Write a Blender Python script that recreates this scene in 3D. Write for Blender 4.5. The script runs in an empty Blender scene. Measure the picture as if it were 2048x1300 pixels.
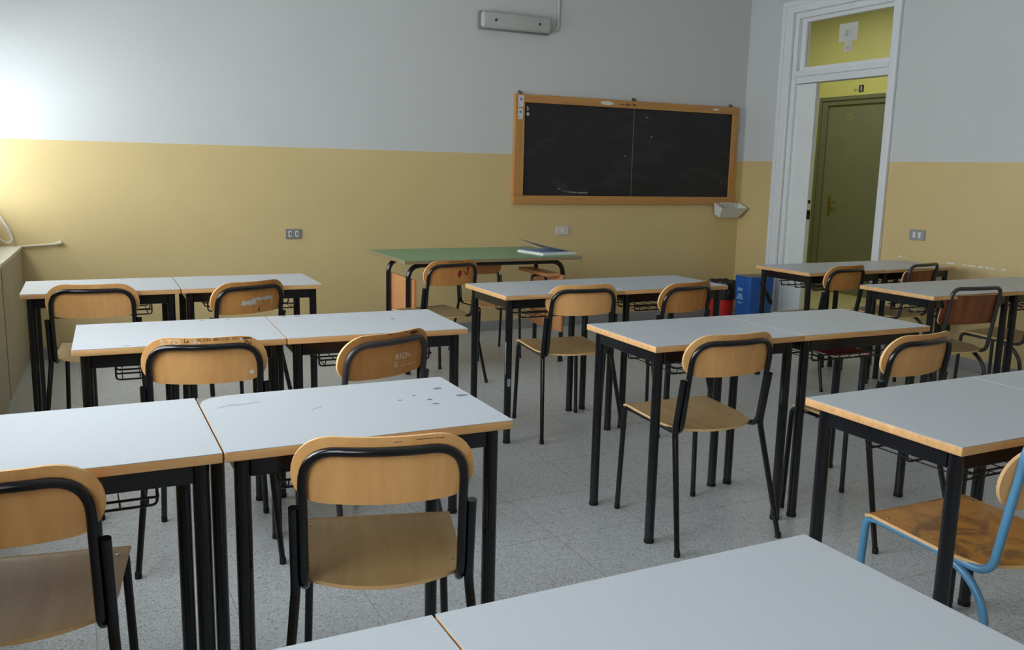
import bpy, bmesh, math, random
from mathutils import Vector, Matrix
random.seed(7)
S = bpy.context.scene
COL = S.collection

# ------------------------------------------------------------------ camera
YAW, PITCH, ROLL, CAMH = 0.46218, -0.17418, 0.02294, 1.3888
FPX = 1779.1
f = Vector((math.sin(YAW)*math.cos(PITCH), math.cos(YAW)*math.cos(PITCH), math.sin(PITCH)))
r0 = Vector((math.cos(YAW), -math.sin(YAW), 0)); u0 = r0.cross(f)
r = r0*math.cos(ROLL)+u0*math.sin(ROLL); u = -r0*math.sin(ROLL)+u0*math.cos(ROLL)
cd = bpy.data.cameras.new('camera'); cam = bpy.data.objects.new('camera', cd); COL.objects.link(cam)
cd.sensor_fit = 'HORIZONTAL'; cd.sensor_width = 36; cd.lens = FPX/2048*36
cd.clip_start = 0.05; cd.clip_end = 100
M = Matrix((r, u, -f)).transposed().to_4x4(); M.translation = Vector((0, 0, CAMH)); cam.matrix_world = M
S.camera = cam

# ------------------------------------------------------------------ light and exposure
S.view_settings.view_transform = 'Standard'; S.view_settings.look = 'None'
S.view_settings.gamma = 1; S.view_settings.use_curve_mapping = False
S.view_settings.exposure = -0.05
W = bpy.data.worlds.new('sky'); S.world = W; W.use_nodes = True
bg = W.node_tree.nodes['Background']; bg.inputs[0].default_value = (0.72, 0.83, 1, 1); bg.inputs[1].default_value = 1.0
WINDOWS = [(4.45, 6.865), (1.85, 3.95), (-0.75, 1.35)]     # y ranges in the left wall
WZ0, WZ1 = 0.96, 2.32
def area(name, loc, rot, sx, sy, power, col):
    l = bpy.data.lights.new(name, 'AREA'); l.shape = 'RECTANGLE'; l.size = sx; l.size_y = sy; l.energy = power; l.color = col
    o = bpy.data.objects.new(name, l); COL.objects.link(o); o.location = loc; o.rotation_euler = rot; return o
for (a, b), pw in zip(WINDOWS, (158, 178, 108)):
    # overcast daylight standing outside each window, facing into the room and tipped a little downward
    area('daylight', (-0.90, (a+b)/2, 1.78), (0, math.radians(-87), 0), 1.9, b-a+0.1, pw, (0.90, 0.96, 1.0))
area('corridor_fill', (7.0, 7.2, 3.28), (0, 0, 0), 0.6, 3.0, 36, (1.0, 0.97, 0.86))  # unseen lamp added to brighten the closed corridor

# ------------------------------------------------------------------ helpers
def lin(c):
    out = []
    for v in c[:3]:
        v /= 255.0
        out.append(v/12.92 if v <= 0.04045 else ((v+0.055)/1.055)**2.4)
    return (*out, 1)
def new_mat(name):
    m = bpy.data.materials.new(name); m.use_nodes = True
    nt = m.node_tree; return m, nt, nt.nodes['Principled BSDF']
def mat(name, c, rough=0.5, metal=0.0, spec=0.5, var=0.0, scale=30, bump=0.0, coat=0.0):
    m, nt, b = new_mat(name)
    b.inputs['Base Color'].default_value = lin(c); b.inputs['Roughness'].default_value = rough
    b.inputs['Metallic'].default_value = metal; b.inputs['Specular IOR Level'].default_value = spec
    b.inputs['Coat Weight'].default_value = coat
    if var or bump:
        tc = nt.nodes.new('ShaderNodeTexCoord'); n = nt.nodes.new('ShaderNodeTexNoise'); n.inputs['Scale'].default_value = scale
        n.inputs['Detail'].default_value = 4
        nt.links.new(tc.outputs['Object'], n.inputs['Vector'])
        if var:
            mx = nt.nodes.new('ShaderNodeMix'); mx.data_type = 'RGBA'; mx.blend_type = 'MIX'
            mx.inputs[6].default_value = lin([v*(1-var) for v in c]); mx.inputs[7].default_value = lin([min(255, v*(1+var)) for v in c])
            nt.links.new(n.outputs['Fac'], mx.inputs[0]); nt.links.new(mx.outputs[2], b.inputs['Base Color'])
        if bump:
            bp = nt.nodes.new('ShaderNodeBump'); bp.inputs['Strength'].default_value = bump; bp.inputs['Distance'].default_value = 0.002
            nt.links.new(n.outputs['Fac'], bp.inputs['Height']); nt.links.new(bp.outputs['Normal'], b.inputs['Normal'])
    return m
def wood(name, c1, c2, rough=0.42, axis='Z', scale=5.0, stretch=9.0, blotch=None, spec=0.5):
    m, nt, b = new_mat(name)
    tc = nt.nodes.new('ShaderNodeTexCoord'); mp = nt.nodes.new('ShaderNodeMapping')
    s = [scale*stretch]*3; s['XYZ'.index(axis)] = scale*0.7; mp.inputs['Scale'].default_value = s
    n = nt.nodes.new('ShaderNodeTexNoise'); n.inputs['Scale'].default_value = 1.0; n.inputs['Detail'].default_value = 5; n.inputs['Distortion'].default_value = 0.6
    oi = nt.nodes.new('ShaderNodeObjectInfo'); ad = nt.nodes.new('ShaderNodeVectorMath'); ad.operation = 'ADD'
    nt.links.new(tc.outputs['Object'], ad.inputs[0]); nt.links.new(oi.outputs['Random'], ad.inputs[1])
    nt.links.new(ad.outputs[0], mp.inputs['Vector']); nt.links.new(mp.outputs[0], n.inputs['Vector'])
    cr = nt.nodes.new('ShaderNodeValToRGB'); cr.color_ramp.elements[0].color = lin(c1); cr.color_ramp.elements[1].color = lin(c2)
    cr.color_ramp.elements[0].position = 0.3; cr.color_ramp.elements[1].position = 0.7
    nt.links.new(n.outputs['Fac'], cr.inputs[0]); out = cr.outputs[0]
    if blotch:
        n2 = nt.nodes.new('ShaderNodeTexNoise'); n2.inputs['Scale'].default_value = 7; n2.inputs['Detail'].default_value = 3; n2.inputs['Distortion'].default_value = 1.5
        nt.links.new(ad.outputs[0], n2.inputs['Vector'])
        c3 = nt.nodes.new('ShaderNodeValToRGB'); c3.color_ramp.elements[0].position = 0.48; c3.color_ramp.elements[1].position = 0.62
        c3.color_ramp.elements[0].color = (0, 0, 0, 1); c3.color_ramp.elements[1].color = (0.75, 0.75, 0.75, 1)
        nt.links.new(n2.outputs['Fac'], c3.inputs[0])
        mx = nt.nodes.new('ShaderNodeMix'); mx.data_type = 'RGBA'; nt.links.new(c3.outputs[0], mx.inputs[0])
        nt.links.new(out, mx.inputs[6]); mx.inputs[7].default_value = lin(blotch); out = mx.outputs[2]
    nt.links.new(out, b.inputs['Base Color']); b.inputs['Roughness'].default_value = rough; b.inputs['Specular IOR Level'].default_value = spec
    return m

def new_mesh(name, bm, mats, smooth=None):
    me = bpy.data.meshes.new(name)
    bmesh.ops.recalc_face_normals(bm, faces=bm.faces[:])
    bm.to_mesh(me); bm.free()
    for m in (mats if isinstance(mats, (list, tuple)) else [mats]): me.materials.append(m)
    if smooth is not None:
        for p in me.polygons: p.use_smooth = True
        me.set_sharp_from_angle(angle=math.radians(smooth))
    return me
def link(name, me, parent=None, loc=None, rot=None):
    o = bpy.data.objects.new(name, me); COL.objects.link(o)
    if parent: o.parent = parent
    if loc: o.location = loc
    if rot: o.rotation_euler = rot
    return o
def obj(name, bm, mats, parent=None, smooth=None, loc=None, rot=None, label=None):
    o = link(name, new_mesh(name, bm, mats, smooth), parent, loc, rot)
    if label: o['label'] = label
    return o
def tag(o, label, cat, group=None):
    o['label'] = label; o['category'] = cat
    if group: o['group'] = group
    return o
def thing(name, label, cat, loc=(0, 0, 0), rz=0, group=None):
    o = bpy.data.objects.new(name, None); COL.objects.link(o); o.location = loc; o.rotation_euler = (0, 0, rz)
    o.empty_display_size = 0.1
    return tag(o, label, cat, group)
def struct(o):
    o['kind'] = 'structure'; return o
def sempty(name, loc=(0, 0, 0)):
    o = bpy.data.objects.new(name, None); COL.objects.link(o); o.location = loc; return struct(o)
def BM(): return bmesh.new()
def box(bm, a, b, mi=0, bev=0, seg=2):
    a2 = [min(a[i], b[i]) for i in range(3)]; b2 = [max(a[i], b[i]) for i in range(3)]
    vs = [bm.verts.new((x, y, z)) for x in (a2[0], b2[0]) for y in (a2[1], b2[1]) for z in (a2[2], b2[2])]
    fs = [bm.faces.new([vs[i] for i in q]) for q in ((0, 1, 3, 2), (4, 6, 7, 5), (0, 4, 5, 1), (2, 3, 7, 6), (0, 2, 6, 4), (1, 5, 7, 3))]
    for q in fs: q.material_index = mi
    if bev:
        es = list({e for q in fs for e in q.edges})
        res = bmesh.ops.bevel(bm, geom=es, offset=bev, segments=seg, profile=0.5, affect='EDGES')
        for q in res['faces']: q.material_index = mi
    return bm
def prism(bm, poly, axis, a, b, mi=0):
    """extrude a 2D polygon along axis (0,1,2) from a to b"""
    def P(p, t):
        q = [0, 0, 0]; o = [i for i in range(3) if i != axis]; q[o[0]], q[o[1]] = p; q[axis] = t; return q
    v0 = [bm.verts.new(P(p, a)) for p in poly]; v1 = [bm.verts.new(P(p, b)) for p in poly]; n = len(poly)
    fs = [bm.faces.new(v0), bm.faces.new(v1)] + [bm.faces.new((v0[i], v0[(i+1) % n], v1[(i+1) % n], v1[i])) for i in range(n)]
    for q in fs: q.material_index = mi
    return bm
def rounded(pts, rads, seg=6):
    """round the inner corners of a polyline"""
    pts = [Vector(p) for p in pts]; out = [pts[0]]
    for i in range(1, len(pts)-1):
        a, p, b = pts[i-1], pts[i], pts[i+1]; rr = rads[i-1] if isinstance(rads, (list, tuple)) else rads
        if rr <= 0: out.append(p); continue
        d1, d2 = (a-p), (b-p); l = min(rr, d1.length*0.49, d2.length*0.49); q0 = p+d1.normalized()*l; q1 = p+d2.normalized()*l
        for k in range(seg+1):
            t = k/seg; out.append(q0*(1-t)**2+p*2*t*(1-t)+q1*t*t)
    out.append(pts[-1]); return out
def tube(bm, pts, rad, n=10, mi=0, cap=True, closed=False):
    pts = [Vector(p) for p in pts]; N = len(pts); rings = []
    rads = rad if isinstance(rad, (list, tuple)) else [rad]*N
    T = []
    for i in range(N):
        if closed: t = pts[(i+1) % N]-pts[i-1]
        else: t = pts[min(i+1, N-1)]-pts[max(i-1, 0)]
        T.append(t.normalized())
    ref = Vector((0, 0, 1)) if abs(T[0].z) < 0.9 else Vector((1, 0, 0))
    nrm = (ref-T[0]*ref.dot(T[0])).normalized()
    for i in range(N):
        nrm = (nrm-T[i]*nrm.dot(T[i])).normalized(); bi = T[i].cross(nrm)
        rings.append([bm.verts.new(pts[i]+(nrm*math.cos(2*math.pi*k/n)+bi*math.sin(2*math.pi*k/n))*rads[i]) for k in range(n)])
    for i in range(N if closed else N-1):
        A, B = rings[i], rings[(i+1) % N]
        for k in range(n):
            q = bm.faces.new((A[k], A[(k+1) % n], B[(k+1) % n], B[k])); q.material_index = mi
    if cap and not closed:
        bm.faces.new(rings[0]).material_index = mi; bm.faces.new(rings[-1]).material_index = mi
    return bm
def text_polys(body, size):
    """flat letter outlines as triangles [(x, y) x3], centred on the origin"""
    cu = bpy.data.curves.new('t', 'FONT'); cu.body = body; cu.size = size; cu.align_x = 'CENTER'; cu.align_y = 'CENTER'; cu.resolution_u = 3
    o = bpy.data.objects.new('t', cu); COL.objects.link(o)
    dg = bpy.context.evaluated_depsgraph_get(); me = o.evaluated_get(dg).to_mesh(); me.calc_loop_triangles()
    tris = [[tuple(me.vertices[i].co[:2]) for i in t.vertices] for t in me.loop_triangles]
    o.evaluated_get(dg).to_mesh_clear(); bpy.data.objects.remove(o); bpy.data.curves.remove(cu)
    return tris
def put_tris(bm, tris, fn, mi=0):
    for t in tris:
        q = bm.faces.new([bm.verts.new(fn(*p)) for p in t]); q.material_index = mi
def stroke(pts, w):
    """a pen line as flat triangles"""
    out = []
    for (x0, y0), (x1, y1) in zip(pts, pts[1:]):
        dx, dy = x1-x0, y1-y0; l = math.hypot(dx, dy) or 1; nx, ny = -dy/l*w/2, dx/l*w/2; ex, ey = dx/l*w*0.3, dy/l*w*0.3
        a, b, c, d = (x0+nx-ex, y0+ny-ey), (x0-nx-ex, y0-ny-ey), (x1-nx+ex, y1-ny+ey), (x1+nx+ex, y1+ny+ey)
        out += [[a, b, c], [a, c, d]]
    return out
def blob(cx, cy, rx, ry, n=9, jit=0.3):
    p = [(cx+rx*math.cos(2*math.pi*k/n)*random.uniform(1-jit, 1), cy+ry*math.sin(2*math.pi*k/n)*random.uniform(1-jit, 1)) for k in range(n)]
    return [[(cx, cy), p[k], p[(k+1) % n]] for k in range(n)]

# ------------------------------------------------------------------ materials
DADO = 1.5087
def wall_paint(name, dado_c, white_c=(202, 204, 203), dado_h=DADO, scuff=None):
    m, nt, b = new_mat(name); N = nt.nodes; L = nt.links
    g = N.new('ShaderNodeNewGeometry'); sx = N.new('ShaderNodeSeparateXYZ'); L.new(g.outputs['Position'], sx.inputs[0])
    lt = N.new('ShaderNodeMath'); lt.operation = 'LESS_THAN'; L.new(sx.outputs[2], lt.inputs[0]); lt.inputs[1].default_value = dado_h
    n = N.new('ShaderNodeTexNoise'); n.inputs['Scale'].default_value = 1.6; n.inputs['Detail'].default_value = 5; L.new(g.outputs['Position'], n.inputs['Vector'])
    def tone(c, k):
        mx = N.new('ShaderNodeMix'); mx.data_type = 'RGBA'; L.new(n.outputs['Fac'], mx.inputs[0])
        mx.inputs[6].default_value = lin([v*(1-k) for v in c]); mx.inputs[7].default_value = lin([min(255, v*(1+k)) for v in c]); return mx.outputs[2]
    mx = N.new('ShaderNodeMix'); mx.data_type = 'RGBA'; L.new(lt.outputs[0], mx.inputs[0])
    L.new(tone(white_c, 0.015), mx.inputs[6]); L.new(tone(dado_c, 0.04), mx.inputs[7]); col = mx.outputs[2]
    # chipped specks of bare plaster
    v = N.new('ShaderNodeTexNoise'); v.inputs['Scale'].default_value = 23; v.inputs['Detail'].default_value = 2; L.new(g.outputs['Position'], v.inputs['Vector'])
    gt = N.new('ShaderNodeMath'); gt.operation = 'GREATER_THAN'; L.new(v.outputs['Fac'], gt.inputs[0]); gt.inputs[1].default_value = 0.785
    m2 = N.new('ShaderNodeMath'); m2.operation = 'MULTIPLY'; L.new(gt.outputs[0], m2.inputs[0]); L.new(lt.outputs[0], m2.inputs[1]); fac = m2.outputs[0]
    mc = N.new('ShaderNodeMix'); mc.data_type = 'RGBA'; L.new(fac, mc.inputs[0]); L.new(col, mc.inputs[6]); mc.inputs[7].default_value = lin((214, 210, 198)); col = mc.outputs[2]
    L.new(col, b.inputs['Base Color'])
    rg = N.new('ShaderNodeMix'); L.new(lt.outputs[0], rg.inputs[0]); rg.inputs[2].default_value = 0.75; rg.inputs[3].default_value = 0.42; L.new(rg.outputs[0], b.inputs['Roughness'])
    bp = N.new('ShaderNodeBump'); bp.inputs['Strength'].default_value = 0.08; bp.inputs['Distance'].default_value = 0.004
    n3 = N.new('ShaderNodeTexNoise'); n3.inputs['Scale'].default_value = 60; L.new(g.outputs['Position'], n3.inputs['Vector']); L.new(n3.outputs['Fac'], bp.inputs['Height']); L.new(bp.outputs[0], b.inputs['Normal'])
    return m
m_wall = wall_paint('wall paint, white over ochre enamel', (210, 187, 134))
m_ceil = mat('ceiling paint', (225, 226, 224), 0.9)
def terrazzo(name, base, chips, dark, tile=0.4):
    m, nt, b = new_mat(name); N = nt.nodes; L = nt.links
    g = N.new('ShaderNodeNewGeometry')
    n = N.new('ShaderNodeTexNoise'); n.inputs['Scale'].default_value = 2.2; n.inputs['Detail'].default_value = 5; L.new(g.outputs['Position'], n.inputs['Vector'])
    mx = N.new('ShaderNodeMix'); mx.data_type = 'RGBA'; L.new(n.outputs['Fac'], mx.inputs[0]); mx.inputs[6].default_value = lin([v*0.93 for v in base]); mx.inputs[7].default_value = lin([v*1.06 for v in base])
    v = N.new('ShaderNodeTexVoronoi'); v.inputs['Scale'].default_value = 210; L.new(g.outputs['Position'], v.inputs['Vector'])
    bw = N.new('ShaderNodeSeparateColor'); L.new(v.outputs['Color'], bw.inputs[0])
    g1 = N.new('ShaderNodeMath'); g1.operation = 'GREATER_THAN'; g1.inputs[1].default_value = 0.72; L.new(bw.outputs[0], g1.inputs[0])
    g2 = N.new('ShaderNodeMath'); g2.operation = 'LESS_THAN'; g2.inputs[1].default_value = 0.13; L.new(bw.outputs[0], g2.inputs[0])
    a = N.new('ShaderNodeMix'); a.data_type = 'RGBA'; L.new(g1.outputs[0], a.inputs[0]); L.new(mx.outputs[2], a.inputs[6]); a.inputs[7].default_value = lin(chips)
    d = N.new('ShaderNodeMix'); d.data_type = 'RGBA'; L.new(g2.outputs[0], d.inputs[0]); L.new(a.outputs[2], d.inputs[6]); d.inputs[7].default_value = lin(dark)
    col = d.outputs[2]; sx = N.new('ShaderNodeSeparateXYZ'); L.new(g.outputs['Position'], sx.inputs[0])
    for k in (0, 1):
        dv = N.new('ShaderNodeMath'); dv.operation = 'DIVIDE'; L.new(sx.outputs[k], dv.inputs[0]); dv.inputs[1].default_value = tile
        fr = N.new('ShaderNodeMath'); fr.operation = 'FRACT'; L.new(dv.outputs[0], fr.inputs[0])
        c = N.new('ShaderNodeMath'); c.operation = 'LESS_THAN'; L.new(fr.outputs[0], c.inputs[0]); c.inputs[1].default_value = 0.0075
        sc = N.new('ShaderNodeMath'); sc.operation = 'MULTIPLY'; L.new(c.outputs[0], sc.inputs[0]); sc.inputs[1].default_value = 0.55
        j = N.new('ShaderNodeMix'); j.data_type = 'RGBA'; L.new(sc.outputs[0], j.inputs[0]); L.new(col, j.inputs[6]); j.inputs[7].default_value = lin((92, 90, 86)); col = j.outputs[2]
    L.new(col, b.inputs['Base Color'])
    rr = N.new('ShaderNodeMapRange'); rr.inputs[3].default_value = 0.22; rr.inputs[4].default_value = 0.42; L.new(n.outputs['Fac'], rr.inputs[0]); L.new(rr.outputs[0], b.inputs['Roughness'])
    return m
m_floor = terrazzo('grey terrazzo tiles', (184, 188, 190), (199, 203, 205), (147, 149, 150))
m_cfloor = terrazzo('corridor terrazzo', (186, 178, 128), (200, 192, 150), (130, 122, 90))  # olive tint puts the yellow walls' reflection into the floor colour
m_base = mat('grey stone skirting', (150, 150, 148), 0.45, var=0.1, scale=25)
m_trim = mat('white gloss joinery paint', (224, 227, 229), 0.35, var=0.02, scale=8)
m_leaf = mat('white door paint', (226, 230, 228), 0.32, var=0.03, scale=6)
m_yellow = mat('yellow corridor paint', (196, 196, 116), 0.5, var=0.05, scale=2)
m_dgreen = mat('olive green door paint', (112, 115, 90), 0.45, var=0.05, scale=5)
m_dgreen2 = mat('dark olive door frame paint', (104, 108, 82), 0.45)
m_brass = mat('worn brass', (170, 150, 70), 0.35, metal=1.0)
m_steel = mat('black gloss steel paint', (16, 17, 22), 0.18, spec=0.6)
m_wire = mat('black wire', (22, 22, 24), 0.4)
m_rubber = mat('black rubber', (18, 18, 18), 0.7)
m_blue = mat('metallic blue steel paint', (88, 144, 182), 0.32, spec=0.6, var=0.06, scale=40)
m_brownsteel = mat('brown-black steel paint', (52, 48, 50), 0.34, spec=0.6)
m_screw = mat('screw metal', (190, 188, 180), 0.3, metal=1.0)
m_lam = mat('light grey laminate', (185, 190, 195), 0.38, var=0.018, scale=120)
m_under = mat('dark worn chipboard', (118, 114, 108), 0.8, var=0.15, scale=60)
m_scrape = mat('pale scraped metal', (168, 180, 190), 0.5)
m_ink = mat('dark ink', (112, 112, 122), 0.6)
m_edge = wood('beech edging', (196, 146, 92), (222, 176, 120), 0.4, axis='X', scale=6, stretch=8)
m_edge2 = wood('beech edging along the sides', (196, 146, 92), (222, 176, 120), 0.4, axis='Y', scale=6, stretch=8)
m_beech = wood('varnished beech ply', (224, 165, 100), (237, 183, 118), 0.36, axis='Z', scale=3.2, stretch=9)
m_beech_worn = wood('worn orange beech ply', (188, 126, 62), (206, 146, 80), 0.4, axis='Z', scale=3.2, stretch=9)
m_red = wood('dark reddish ply', (112, 60, 36), (146, 82, 46), 0.35, axis='Z', scale=3, stretch=8)
m_seat = wood('worn khaki ply seat', (164, 132, 85), (182, 150, 100), 0.36, axis='Y', scale=3, stretch=8)
m_seat_dull = wood('dull grey brown ply seat', (140, 118, 84), (158, 134, 98), 0.4, axis='Y', scale=3, stretch=8)
m_seat_stain = wood('stained orange ply seat', (186, 122, 44), (204, 146, 66), 0.33, axis='Y', scale=3, stretch=7, blotch=(112, 78, 48))
m_plyedge = mat('bare ply edge', (226, 184, 130), 0.5, var=0.06, scale=60)
m_white = mat('white marker', (232, 230, 224), 0.6)
m_black = mat('black marker', (26, 24, 26), 0.5)
m_redmark = mat('red marker', (150, 30, 30), 0.5)
m_brownmark = mat('brown burn mark', (70, 44, 24), 0.7)

# ------------------------------------------------------------------ room
XL, XR, YF, YB, ZC = -0.52, 5.884, 6.893, -2.2, 3.4
WT = 0.3
RW = 0.12                                         # thin partition to the corridor
struct(obj('floor', box(BM(), (XL-WT, YB-WT, -0.1), (XR, YF+WT, 0)), m_floor))
struct(obj('ceiling', box(BM(), (XL-WT, YB-WT, ZC), (XR+RW, YF+WT, ZC+0.15)), m_ceil))
struct(obj('wall_front', box(BM(), (XL-WT, YF, 0), (XR+RW, YF+WT, ZC)), m_wall))
struct(obj('wall_back', box(BM(), (XL-WT, YB-WT, 0), (XR+RW, YB, ZC)), m_wall))
# left wall with three window openings
bm = BM()
ys = [YB]; 
for a, b in sorted(WINDOWS): ys += [a, b]
ys.append(YF)
for i in range(0, len(ys), 2): box(bm, (XL-WT, ys[i], 0), (XL, ys[i+1], ZC))
for a, b in WINDOWS:
    box(bm, (XL-WT, a, 0), (XL, b, WZ0)); box(bm, (XL-WT, a, WZ1), (XL, b, ZC))
struct(obj('wall_left', bm, m_wall))
# right wall with the doorway
DY0, DY1, DZ1 = 5.20, 6.30, 2.80
bm = BM()
box(bm, (XR, YB, 0), (XR+RW, DY0, ZC)); box(bm, (XR, DY1, 0), (XR+RW, YF, ZC)); box(bm, (XR, DY0, DZ1), (XR+RW, DY1, ZC))
struct(obj('wall_right', bm, m_wall))
HB = 0.085
struct(obj('baseboard_front', box(BM(), (XL, YF-0.012, 0), (XR, YF, HB), bev=0.003), m_base))
bm = BM(); box(bm, (XR-0.012, YB, 0), (XR, DY0-0.07, HB), bev=0.003); box(bm, (XR-0.012, DY1+0.13, 0), (XR, YF-0.012, HB), bev=0.003)
struct(obj('baseboard_right', bm, m_base))
# windows
m_pane, nt, b_ = new_mat('window pane glass')
tr = nt.nodes.new('ShaderNodeBsdfTransparent'); gl = nt.nodes.new('ShaderNodeBsdfGlossy'); gl.inputs['Roughness'].default_value = 0.02
mxs = nt.nodes.new('ShaderNodeMixShader'); mxs.inputs[0].default_value = 0.06
nt.links.new(tr.outputs[0], mxs.inputs[1]); nt.links.new(gl.outputs[0], mxs.inputs[2]); nt.links.new(mxs.outputs[0], nt.nodes['Material Output'].inputs[0])
for i, (a, b) in enumerate(WINDOWS):
    w = sempty('window_%d' % (i+1), (XL-0.14, (a+b)/2, WZ0)); hw = (b-a)/2; H = WZ1-WZ0
    bm = BM()
    for p, q in (((-0.03, -hw, 0), (0.03, hw, 0.07)), ((-0.03, -hw, H-0.07), (0.03, hw, H)), ((-0.03, -hw, 0.07), (0.03, -hw+0.06, H-0.07)),
                 ((-0.03, hw-0.06, 0.07), (0.03, hw, H-0.07)), ((-0.03, -0.05, 0.07), (0.03, 0.05, H-0.07)),
                 ((-0.032, -hw+0.06, 0.78), (0.11, hw-0.06, 0.85)), ((-0.032, -hw+0.06, 0.15), (0.10, hw-0.06, 0.20))):
        box(bm, p, q)
    obj('window_frame', bm, m_trim, w)
    if i == 0: obj('shading_slab', box(BM(), (-0.155, -hw, H-0.24), (-0.125, hw, H)), m_base, w)  # unseen slab added outside to shade the front wall's top left corner
    for s in (-1, 1):
        bm = BM(); c = s*(hw-0.01)/2
        box(bm, (-0.004, min(s*0.05, s*(hw-0.06)), 0.07), (0.004, max(s*0.05, s*(hw-0.06)), H-0.07)); obj('pane', bm, m_pane, w)
    struct(obj('trim_%d' % (i+1), box(BM(), (XL-WT+0.02, a+0.001, WZ0+0.001), (XL+0.025, b-0.001, WZ0+0.026), bev=0.004), m_base))
# window-side panels (radiator casing) in the front left corner
m_panel = mat('beige painted panel', (178, 168, 140), 0.5, var=0.05, scale=4)
m_ptop = mat('pale panel top', (214, 208, 190), 0.45, var=0.03, scale=6)
for (y0, y1, x0, x1, lab) in ((5.775, YF-0.002, -0.362, -0.305, 'beige casing panel in the front left corner under the window'),
                              (4.60, 5.768, -0.385, -0.366, 'beige casing panel left of the far desk pair, nearer the camera')):
    t = thing('radiator_casing', lab, 'casing', (0, 0, 0), group='casing panels under the windows')
    obj('body', prism(BM(), [(XL+0.002, y0), (x0, y0), (x1, y1), (XL+0.002, y1)], 2, 0, 0.775), m_panel, t)
    obj('top', prism(BM(), [(XL+0.002, y0), (x0+0.006, y0), (x1+0.006, y1), (XL+0.002, y1)], 2, 0.775, 0.795), m_ptop, t)

# ------------------------------------------------------------------ doorway and corridor
d = sempty('door_1', (XR, (DY0+DY1)/2, 0))
def dl(bm, a, b, **k):        # boxes given in room coordinates, stored relative to the door
    o = Vector((XR, (DY0+DY1)/2, 0)); return box(bm, Vector(a)-o, Vector(b)-o, **k)
bm = BM()
dl(bm, (XR-0.03, DY1, 0), (XR, DY1+0.125, DZ1+0.10), bev=0.006); dl(bm, (XR-0.03, DY0-0.065, 0), (XR, DY0, DZ1+0.10), bev=0.006); dl(bm, (XR-0.03, DY0, DZ1), (XR, DY1, DZ1+0.10), bev=0.006)
dl(bm, (XR-0.04, DY1+0.085, 0), (XR-0.03, DY1+0.125, DZ1+0.10), bev=0.003); dl(bm, (XR-0.04, DY0-0.065, DZ1+0.06), (XR-0.03, DY1+0.085, DZ1+0.10), bev=0.003)
obj('casing', bm, m_trim, d)
bm = BM(); JX0, JX1 = XR+0.0, XR+0.115
dl(bm, (JX0, DY1-0.05, 0), (JX1, DY1, DZ1), bev=0.003); dl(bm, (JX0, DY0, 0), (JX1, DY0+0.03, DZ1), bev=0.003); dl(bm, (JX0, DY0+0.03, DZ1-0.05), (JX1, DY1-0.05, DZ1), bev=0.003)
dl(bm, (JX0+0.01, DY0+0.03, 2.19), (JX1, DY1-0.05, 2.25), bev=0.004); dl(bm, (JX0-0.005, DY0+0.03, 2.25), (JX1, DY1-0.05, 2.30), bev=0.004)
obj('jamb', bm, m_trim, d)
bm = BM(); a0, a1, z0, z1 = DY0+0.03, DY1-0.05, 2.30, DZ1-0.05
dl(bm, (XR+0.045, a1-0.05, z0), (XR+0.09, a1, z1)); dl(bm, (XR+0.045, a0, z0), (XR+0.09, a0+0.03, z1)); dl(bm, (XR+0.045, a0+0.03, z0), (XR+0.09, a1-0.05, z0+0.03)); dl(bm, (XR+0.045, a0+0.03, z1-0.03), (XR+0.09, a1-0.05, z1))
obj('transom_sash', bm, m_trim, d)
obj('transom_pane', dl(BM(), (XR+0.064, a0+0.03, z0+0.03), (XR+0.070, a1-0.05, z1-0.03)), m_pane, d)
lf = obj('door_leaf', dl(BM(), (XR+0.03, 6.02, 0.012), (XR+0.075, DY1-0.05, 2.185), bev=0.003), m_leaf, d)
lf['label'] = 'narrow fixed white leaf'
bm = BM(); dl(bm, (XR+0.035, 6.014, 1.0), (XR+0.07, 6.021, 1.08)); dl(bm, (XR+0.04, 6.012, 1.14), (XR+0.06, 6.021, 1.17)); obj('lock_plate', bm, m_rubber, lf)
# corridor
CX1, CY0, CY1 = 8.25, 3.2, 10.5
struct(obj('floor_corridor', box(BM(), (XR, CY0, -0.1), (CX1+0.2, CY1, 0)), m_cfloor))
struct(obj('ceiling_corridor', box(BM(), (XR+RW, CY0, ZC), (CX1+0.2, CY1, ZC+0.15)), m_ceil))
struct(obj('wall_corridor', box(BM(), (CX1, CY0, 0), (CX1+0.2, CY1, ZC)), m_yellow))
struct(obj('wall_corridor_near', box(BM(), (XR+RW, CY0-0.2, 0), (CX1+0.2, CY0, ZC)), m_yellow))
struct(obj('wall_corridor_far', box(BM(), (XR+RW, CY1, 0), (CX1+0.2, CY1+0.2, ZC)), m_yellow))
struct(obj('wall_corridor_side', box(BM(), (XR, YF+WT, 0), (XR+RW, CY1, ZC)), m_yellow))
d2 = sempty('door_2', (CX1, 7.7, 0)); o2 = Vector((CX1, 7.7, 0))
def d2b(bm, a, b, **k): return box(bm, Vector(a)-o2, Vector(b)-o2, **k)
E0, E1, EZ = 7.16, 8.275, 2.31
bm = BM(); d2b(bm, (CX1-0.035, E1-0.13, 0), (CX1, E1, EZ), bev=0.004); d2b(bm, (CX1-0.035, E0, 0), (CX1, E0+0.13, EZ), bev=0.004); d2b(bm, (CX1-0.035, E0+0.13, EZ-0.1), (CX1, E1-0.13, EZ), bev=0.004)
d2b(bm, (CX1-0.05, E1-0.045, 0), (CX1-0.035, E1, EZ), bev=0.003); d2b(bm, (CX1-0.05, E0, 0), (CX1-0.035, E0+0.045, EZ), bev=0.003); d2b(bm, (CX1-0.05, E0+0.045, EZ-0.045), (CX1-0.035, E1-0.045, EZ), bev=0.003)
obj('casing', bm, m_dgreen2, d2)
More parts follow.
